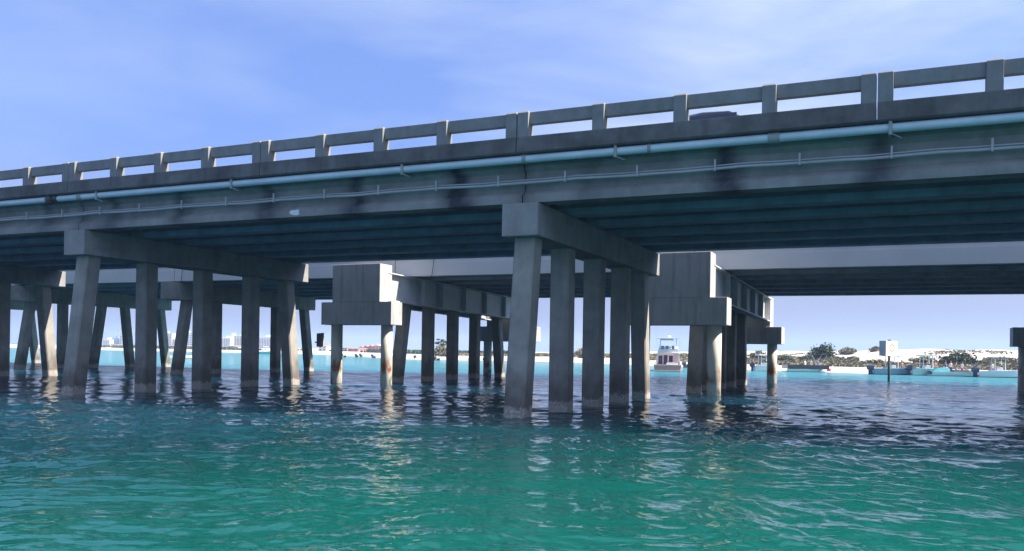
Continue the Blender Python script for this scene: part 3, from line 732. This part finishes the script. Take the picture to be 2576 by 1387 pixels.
# ---------------------------------------------------------------- boats (metres, bow along +x, stern at x=0)
def hull_mesh(L, Bm, H, draft=.25, n=12):
    mb = LM(); rings = []
    for i in range(n + 1):
        f = i / n; x = L * f; w = Bm / 2 * (1 - max(0, (f - .45) / .55) ** 2.4 * .97); sh = H * (1 + .35 * f ** 2); k = -draft * (1 - f ** 3); ch = .12 + .35 * f ** 2
        rings.append([(x, 0, k), (x, w * .78, ch * H * .6), (x, w, sh), (x, w - .09 * min(1, 2 * (1 - f) + .15), sh), (x, w * .7, .38 * H), (x, 0, .36 * H), (x, -w * .7, .38 * H), (x, -w + .09 * min(1, 2 * (1 - f) + .15), sh), (x, -w, sh), (x, -w * .78, ch * H * .6)])
    mb.loft(rings); return mb
def outboard(o, x, y, z, m):
    mb = LM(); mb.loft([[(x - .5 * s1, y - .2 * s2, z + zz), (x + .1 * s1, y - .2 * s2, z + zz), (x + .1 * s1, y + .2 * s2, z + zz), (x - .5 * s1, y + .2 * s2, z + zz)] for zz, s1, s2 in ((0, .7, .7), (.12, 1, 1), (.45, 1, 1), (.62, .7, .7))])
    b = mb.build('outboard_motor', M[m], o, bevel=.03)
    LM().box(x - .32, x - .08, y - .07, y + .07, z - .75, z).build('midsection', M[m], b)
def boat(px0, px1, yw, H, label, hull='white', ttop=True, outb=2, om='navy', cover=None, people_=0, Bm=None, flip=False, topm='white', group='boats moored along the right beach', extra=None, name='motor_boat'):
    def g(px, py):
        dx, dy, dz = ray(px, py); t = -1.8 / dz; return Vector((dx * t, dy * t, 0))
    c = g((px0 + px1) / 2, yw); d = ray(px1, yw)
    # aim across the view, bow a little inland
    view = Vector((ray((px0 + px1) / 2, yw)[0], ray((px0 + px1) / 2, yw)[1], 0)).normalized(); acr = Vector((view.y, -view.x, 0)).normalized()
    span = (px1 - px0) * S * c.length / F_ / math.cos(math.atan(((px0 + px1) / 2 - 1287) / F_)) 
    if flip: acr = -acr
    ang = R(22) if not flip else R(-22); dirv = (acr * math.cos(abs(ang)) + view * math.sin(abs(ang))); L = span / math.cos(abs(ang))
    st = c - dirv * (L / 2 / S)
    o = empty(name, (st.x, st.y, 0), label, 'boat', group, rz=math.atan2(dirv.y, dirv.x))
    Bm = Bm or max(1.4, L * .33); off = .5 if outb else 0
    hm = hull_mesh(L - off, Bm, H * .33); hm.v = [(x + off, y, z) for x, y, z in hm.v]; hm.build('hull', M[hull], o)
    hh = H * .33; cx = off + (L - off) * .42
    for k in range(outb): outboard(o, off, (k - (outb - 1) / 2) * .48, hh * .75, om)
    if ttop is not None:
        mb = LM(); mb.loft([[(cx - .45, -.4, hh * .38), (cx + .45, -.4, hh * .38), (cx + .45, .4, hh * .38), (cx - .45, .4, hh * .38)], [(cx - .3, -.38, hh + .45), (cx + .3, -.38, hh + .45), (cx + .3, .38, hh + .45), (cx - .3, .38, hh + .45)]])
        mb.build('console', M['white'], o, bevel=.03)
        mb = LM(); mb.add([(cx + .3, -.38, hh + .45), (cx + .3, .38, hh + .45), (cx + .1, .32, hh + .85), (cx + .1, -.32, hh + .85)], [(0, 1, 2, 3)]); mb.build('windshield', M['glass'], o)
        LM().box(cx - 1.0, cx - .65, -.4, .4, hh * .38, hh + .1).build('seat', M['white'], o, bevel=.03)
    if ttop:
        for sx_ in (-.55, .5):
            for sy in (-.5, .5): LM().tube([(cx + sx_ * 1.05, sy * 1.1, hh * .5), (cx + sx_, sy, H)], .05, 6).build('post', M['white'], o)
        LM().box(cx - .95, cx + .95, -.8, .8, H - .02, H + .14).build('hard_top', M[topm], o, bevel=.03)
    if cover:
        mb = LM(); mb.loft([[(off + a, -Bm * .46 * w, hh), (off + a, -Bm * .2 * w, hh + h_), (off + a, Bm * .2 * w, hh + h_), (off + a, Bm * .46 * w, hh)] for a, w, h_ in ((0, .95, .1), (L * .12, 1, .45), (L * .28, 1, .5), (L * .36, 1, .12))]); mb.build('canvas_cover', M[cover], o)
    if extra: extra(o, L, Bm, hh, off)
    return o, st, dirv, L
def bimini(z0=1.9, x0=.35, x1=.8, m='blackp'):
    def f(o, L, Bm, hh, off):
        LM().box(L * x0, L * x1, -Bm * .42, Bm * .42, z0, z0 + .06).build('canopy', M[m], o, bevel=.02)
        for xx in (x0 + .03, x1 - .03):
            for sy in (-1, 1): LM().tube([(L * (x0 + x1) / 2, sy * Bm * .44, hh), (L * xx, sy * Bm * .4, z0)], .022, 6).build('post', M['chrome'], o)
    return f
def pontoon_extra(o, L, Bm, hh, off):
    bimini(2.3, .55, .97)(o, L, Bm, hh, off)
    LM().box(off + .1, L * .98, -Bm * .5 + .02, -Bm * .5 + .09, hh, hh + .55).build('side_fence', M['blackp'], o)
    LM().box(off + .1, L * .98, Bm * .5 - .09, Bm * .5 - .02, hh, hh + .55).build('side_fence', M['greyv'], o)
    for a in (.2, .42, .7): LM().box(L * a, L * a + .8, -Bm * .35, Bm * .1, hh * .5, hh + .42).build('seat', M['greyv' if a != .42 else 'white'], o, bevel=.04)
def bow_extra(o, L, Bm, hh, off):
    bimini(1.55, .42, .85)(o, L, Bm, hh, off)
    LM().box(L * .36, L * .7, -Bm * .36, Bm * .36, hh * .6, hh + .25).build('seat', M['greyv'], o, bevel=.04)
boat(2198, 2296, 943, 2.25, 'slate blue hulled boat with a white hard top, leftmost of the right-hand beach group', 'bluehull')
boat(2294, 2368, 945, 2.35, 'pale mint and white centre console boat right of the slate blue one', 'mint', outb=1)
boat(2360, 2466, 947, 1.5, 'white boat with a turquoise canvas cover over its stern', 'white', ttop=None, outb=0, cover='teal', extra=bow_extra)
boat(2470, 2560, 950, 2.2, 'white boat with two dark motors and a thin hard top, rightmost by the end pile', 'white', om='navy', topm='greyv')
boat(1890, 1952, 934, 2.1, 'white fishing boat with one dark motor just left of the far crutch pile', 'white', outb=1)
boat(1980, 2070, 936, 1.15, 'long dark-sided pontoon boat with a black canopy under the round bush', 'white', ttop=None, outb=0, extra=pontoon_extra, Bm=2.2)
boat(1716, 1738, 925, 1.4, 'small dark skiff just right of the yacht', 'blackp', ttop=None, outb=1, group='small boats by the far beaches')
boat(418, 484, 902, 1.3, 'small runabout with dark canopy half hidden by a left pile', 'white', ttop=None, outb=1, om='blackp', extra=bimini(1.3, .4, .8), group='small boats by the far beaches')
boat(652, 686, 891, 2.2, 'teal boat with a cabin in front of the white apartment block', 'teal', ttop=True, outb=0, group='small boats by the far beaches')
for a, b, yw, lab, hl in ((857, 870, 899, 'dark skiff on the beach left of the coral hotel', 'blackp'), (892, 900, 899, 'tiny dark dinghy below the long coral house', 'navy'),
                      (903, 911, 898, 'tiny grey dinghy below the hotel', 'greyv'), (933, 944, 901, 'dark skiff right below the coral hotel', 'blackp'), (1090, 1106, 907, 'low dark skiff at the foot of the olive bush', 'blackp'),
                      (1122, 1131, 908, 'dark dinghy right of the olive bush', 'navy'), (1178, 1188, 911, 'dark dinghy against the right side of a rear pile', 'blackp'), (1214, 1222, 911, 'small grey dinghy near the last rear pile', 'greyv'),
                      (1040, 1052, 904, 'white skiff on the centre beach', 'white')):
    boat(a, b, yw, 1.1, lab, hl, ttop=None, outb=1, om='blackp', group='small boats by the far beaches')
# red beach float
x, y = on_plan(2078, 1.5); rb = empty('paddle_float', (x, y, gz(x, y)), 'red and white float lying on the sand right of the pontoon boat', 'float')
MB().tube([(x - .5, y, gz(x, y) + .16), (x + .45, y + .2, gz(x, y) + .16)], .17, 10).build('tube', M['red'], rb); MB().tube([(x - .75, y - .1, gz(x, y) + .2), (x - .5, y, gz(x, y) + .2)], .2, 10).build('end_tube', M['white'], rb)

# ---------------------------------------------------------------- yacht seen from astern (plan units)
def yacht():
    a = ray(1678, 935); t = -1.8 / a[2]; cx, cy = a[0] * t, a[1] * t
    o = empty('sport_fishing_yacht', (cx, cy, 0), 'white fishing yacht with red-brown hull and tall hard top, seen from astern', 'yacht', rz=math.atan2(a[1], a[0]) - R(2))
    B2 = 1.34; mb = LM(S); rings = []
    for i in range(11):
        f = i / 10; x = 7.5 * f; w = B2 * (1 - max(0, (f - .4) / .6) ** 2.2 * .97); sh = .62 + .7 * f ** 1.5
        rings.append([(x, 0, -.3), (x, w * .92, 0), (x, w, sh), (x, -w, sh), (x, -w * .92, 0)])
    mb.loft(rings); mb.build('hull', M['wood'], o)
    mb = LM(S); mb.box(-.04, 0, -B2, B2, .05, .14); mb.box(-.05, .1, -B2 - .03, B2 + .03, .60, .68); mb.build('trim', M['white'], o)
    mb = LM(S); mb.loft([[(x, -w, z0), (x, w, z0), (x, w - .12, z1), (x, -w + .12, z1)] for x, w, z0, z1 in ((1.6, 1.22, .6, 1.78), (4.2, 1.15, .9, 1.9), (5.6, .8, 1.1, 1.4))]); mb.build('cabin', M['white'], o)
    for y0, y1 in ((.52, .92), (.08, .42), (-.52, -.12), (-.95, -.62)): pass
    for y0, y1, z0, z1 in ((.55, .95, .72, 1.55), (.06, .44, .70, 1.6), (-.46, -.08, .9, 1.55)): LM(S).box(1.55, 1.62, y0, y1, z0, z1).build('window' if y0 != .06 else 'door', M['glass'], o)
    mb = LM(S)
    for k in range(5): mb.box(1.35, 1.42, -.92, -.62, .85 + .2 * k, .89 + .2 * k)
    mb.tube([(1.38, -.6, .7), (1.45, -.6, 1.9)], .02, 6); mb.tube([(1.38, -.94, .7), (1.45, -.94, 1.9)], .02, 6); mb.build('ladder', M['chrome'], o)
    LM(S).box(.1, .3, -1.0, .1, .62, .86).build('fish_box', M['white'], o, bevel=.02)
    LM(S).box(.2, 1.6, -1.25, -1.15, .6, .95).box(.2, 1.6, 1.15, 1.25, .6, .95).build('bulwark', M['white'], o)
    LM(S).box(1.1, 3.6, -1.12, 1.12, 1.78, 1.86).build('flybridge_deck', M['white'], o, bevel=.02)
    mb = LM(S); mb.loft([[(x, -w, 1.86), (x, w, 1.86), (x, w * .9, z), (x, -w * .9, z)] for x, w, z in ((1.3, 1.05, 2.25), (3.0, 1.0, 2.5), (3.6, .7, 2.3))]); fb = mb.build('flybridge', M['white'], o)
    for y_ in (-.5, .1, .55): LM(S).box(1.2, 1.45, y_ - .14, y_ + .14, 2.2, 2.55).build('helm_chair', M['greyv'], o, bevel=.02)
    for x in (1.4, 2.8):
        for y_ in (-.85, .85): LM(S).tube([(x, y_, 2.2), (x, y_ * .92, 3.25)], .022, 6).build('post', M['chrome'], o)
    LM(S).box(1.1, 3.1, -1.15, 1.15, 3.25, 3.31).build('hard_top', M['mint'], o, bevel=.02)
    LM(S).box(1.25, 2.6, -.5, .75, 3.12, 3.2).build('canvas_roll', M['greyv'], o)
    LM(S).sphere((2, -.05, 3.47), .2, .2, .13).build('radar_dome', M['white'], o, smooth=True)
    for y_ in (-1.05, 1.05): LM(S).tube([(2, y_, 2.2), (1.6, y_ * 1.25, 4.4)], .012, 5, .005).build('outrigger', M['chrome'], o)
yacht()

# ---------------------------------------------------------------- people
def person_mesh(pose):
    """one continuous body grown from a skeleton; metres, feet at z=0, facing -y"""
    J = {'pel': (0, 0, .95, .13), 'wai': (0, 0, 1.08, .115), 'che': (0, 0, 1.3, .14), 'nec': (0, 0, 1.5, .055), 'hd0': (0, -.01, 1.58, .075), 'hd1': (0, -.01, 1.68, .095), 'hd2': (0, 0, 1.77, .06)}
    E = [('pel', 'wai'), ('wai', 'che'), ('che', 'nec'), ('nec', 'hd0'), ('hd0', 'hd1'), ('hd1', 'hd2')]
    for s_, n_ in ((-1, 'l'), (1, 'r')):
        up = pose == 'wave' and s_ == 1; bend = pose == 'hips'
        J['sh' + n_] = (s_ * .18, 0, 1.42, .06)
        J['el' + n_] = (s_ * (.34 if up or bend else .25), -.02, 1.55 if up else 1.17, .042)
        J['wr' + n_] = (s_ * (.26 if up else .16 if bend else .27), -.12 if not up else -.05, 1.82 if up else (1.0 if bend else .95), .03)
        J['ha' + n_] = (s_ * (.25 if up else .12 if bend else .27), -.16 if not up else -.05, 1.93 if up else (.98 if bend else .85), .035)
        J['hi' + n_] = (s_ * .1, 0, .9, .09); J['kn' + n_] = (s_ * .12, -.03 if pose != 'step' else s_ * .14, .5, .06)
        J['an' + n_] = (s_ * .13, .0 if pose != 'step' else s_ * .22, .09, .04); J['to' + n_] = (s_ * .15, -.14 + (0 if pose != 'step' else s_ * .22), .04, .035)
        E += [('che', 'sh' + n_), ('sh' + n_, 'el' + n_), ('el' + n_, 'wr' + n_), ('wr' + n_, 'ha' + n_), ('pel', 'hi' + n_), ('hi' + n_, 'kn' + n_), ('kn' + n_, 'an' + n_), ('an' + n_, 'to' + n_)]
    names = list(J); me = bpy.data.meshes.new('body'); me.from_pydata([J[k][:3] for k in names], [(names.index(a), names.index(b)) for a, b in E], []); me.update()
    ob = bpy.data.objects.new('tmp_body', me); col.objects.link(ob)
    sk = ob.modifiers.new('skin', 'SKIN'); sk.use_smooth_shade = True
    for i, k in enumerate(names):
        r_ = J[k][3]; me.skin_vertices[0].data[i].radius = (r_, r_ * (.75 if k in ('pel', 'wai', 'che') else 1)); me.skin_vertices[0].data[i].use_root = (i == 0)
    ss = ob.modifiers.new('sub', 'SUBSURF'); ss.levels = 1; ss.render_levels = 1
    dg = bpy.context.evaluated_depsgraph_get(); res = bpy.data.meshes.new_from_object(ob.evaluated_get(dg)); bpy.data.objects.remove(ob)
    res.materials.clear(); res.materials.append(M['skin']); return res
PM = {p_: person_mesh(p_) for p_ in ('stand', 'wave', 'hips', 'step')}
def person(px, t, zoff, label, pose, shirt, shorts, rz, top=True, at=None):
    x, y = at if at else on_plan(px, t)
    zz = max(gz(x, y), 0) if t > 0 else -.55
    o = bpy.data.objects.new('person', PM[pose]); col.objects.link(o); o.location = (x * S, y * S, zz * S + zoff); o.rotation_euler = (0, 0, rz)
    tag(o, label, 'person', 'people on and behind the boats by the right beach')
    def garment(name, z0, z1, m, sc):
        mb = LM(); rings = []
        for z, w, d in z0: rings.append([(w * math.cos(a), d * math.sin(a), z) for a in [2 * math.pi * k / 12 for k in range(12)]])
        mb.loft(rings, cap=False); mb.build(name, M[m], o, smooth=True)
    if top: garment('shirt', [(.92, .155, .125), (1.1, .15, .12), (1.3, .185, .135), (1.44, .17, .11), (1.49, .08, .07)], 0, shirt, 1)
    garment('shorts', [(.62, .2, .13), (.85, .185, .135), (1.0, .155, .125)], 0, shorts, 1)
    mb = LM(); mb.sphere((0, .015, 1.76), .1, .11, .09); mb.build('hair', M['hair'], o, smooth=True)
    return o
PL = [(2333, 6, 'person in a pink top standing behind the mint boat', 'stand', 'pinkf', 'blue'), (2352, 7, 'bare-chested person right of the one in pink', 'hips', None, 'blue'),
      (2378, 6, 'person in a blue shirt waving behind the turquoise cover', 'wave', 'blue', 'greyv'), (2391, 8, 'person in white next to the waving person', 'stand', 'white', 'navy'),
      (2405, 6, 'person in black walking on the beach behind the turquoise cover', 'step', 'blackp', 'greyv'), (2420, 5, 'person in white with red shorts behind the bow of the covered boat', 'stand', 'white', 'red'),
      (2268, 5, 'bare-chested person behind the slate blue boat', 'stand', None, 'navy'), (2345, 9, 'person in grey standing farthest back on the sand', 'step', 'greyv', 'navy'),
      (2495, 5, 'person in white beside the rightmost boat', 'hips', 'white', 'blue'),
      (2024, 4, 'person in white on the sand behind the pontoon boat', 'stand', 'white', 'greyv'), (2040, 4, 'person in pink shorts behind the pontoon boat', 'stand', 'white', 'pinkf'), (2056, 5, 'person in blue behind the canopy of the pontoon boat', 'hips', 'blue', 'navy'),
      (1893, 4, 'person in navy behind the motor of the white fishing boat', 'stand', 'navy', 'blue')]
for i, (px, t, lab, pose, sh_, so_) in enumerate(PL):
    person(px, t * .35, -.15, lab, pose, sh_, so_, R(25 + 40 * ((i * 7) % 5 - 2)), top=sh_ is not None)

# ---------------------------------------------------------------- sea haze
hm = bpy.data.materials.new('haze_air'); hm.use_nodes = True
hm.node_tree.nodes.remove(hm.node_tree.nodes['Principled BSDF'])
pv = hm.node_tree.nodes.new('ShaderNodeVolumePrincipled'); pv.inputs['Color'].default_value = (0.50, 0.70, 1.0, 1); pv.inputs['Density'].default_value = 0.00034; pv.inputs['Anisotropy'].default_value = 0.2
hm.node_tree.links.new(pv.outputs[0], hm.node_tree.nodes['Material Output'].inputs['Volume'])
hb = MB(1.0).box(-1950, 1950, -1950, 1950, -4, 34).build('haze', hm); hb['kind'] = 'stuff'; hb['label'] = 'thin pale sea haze softening the far shore'
scene.cycles.volume_bounces = 1
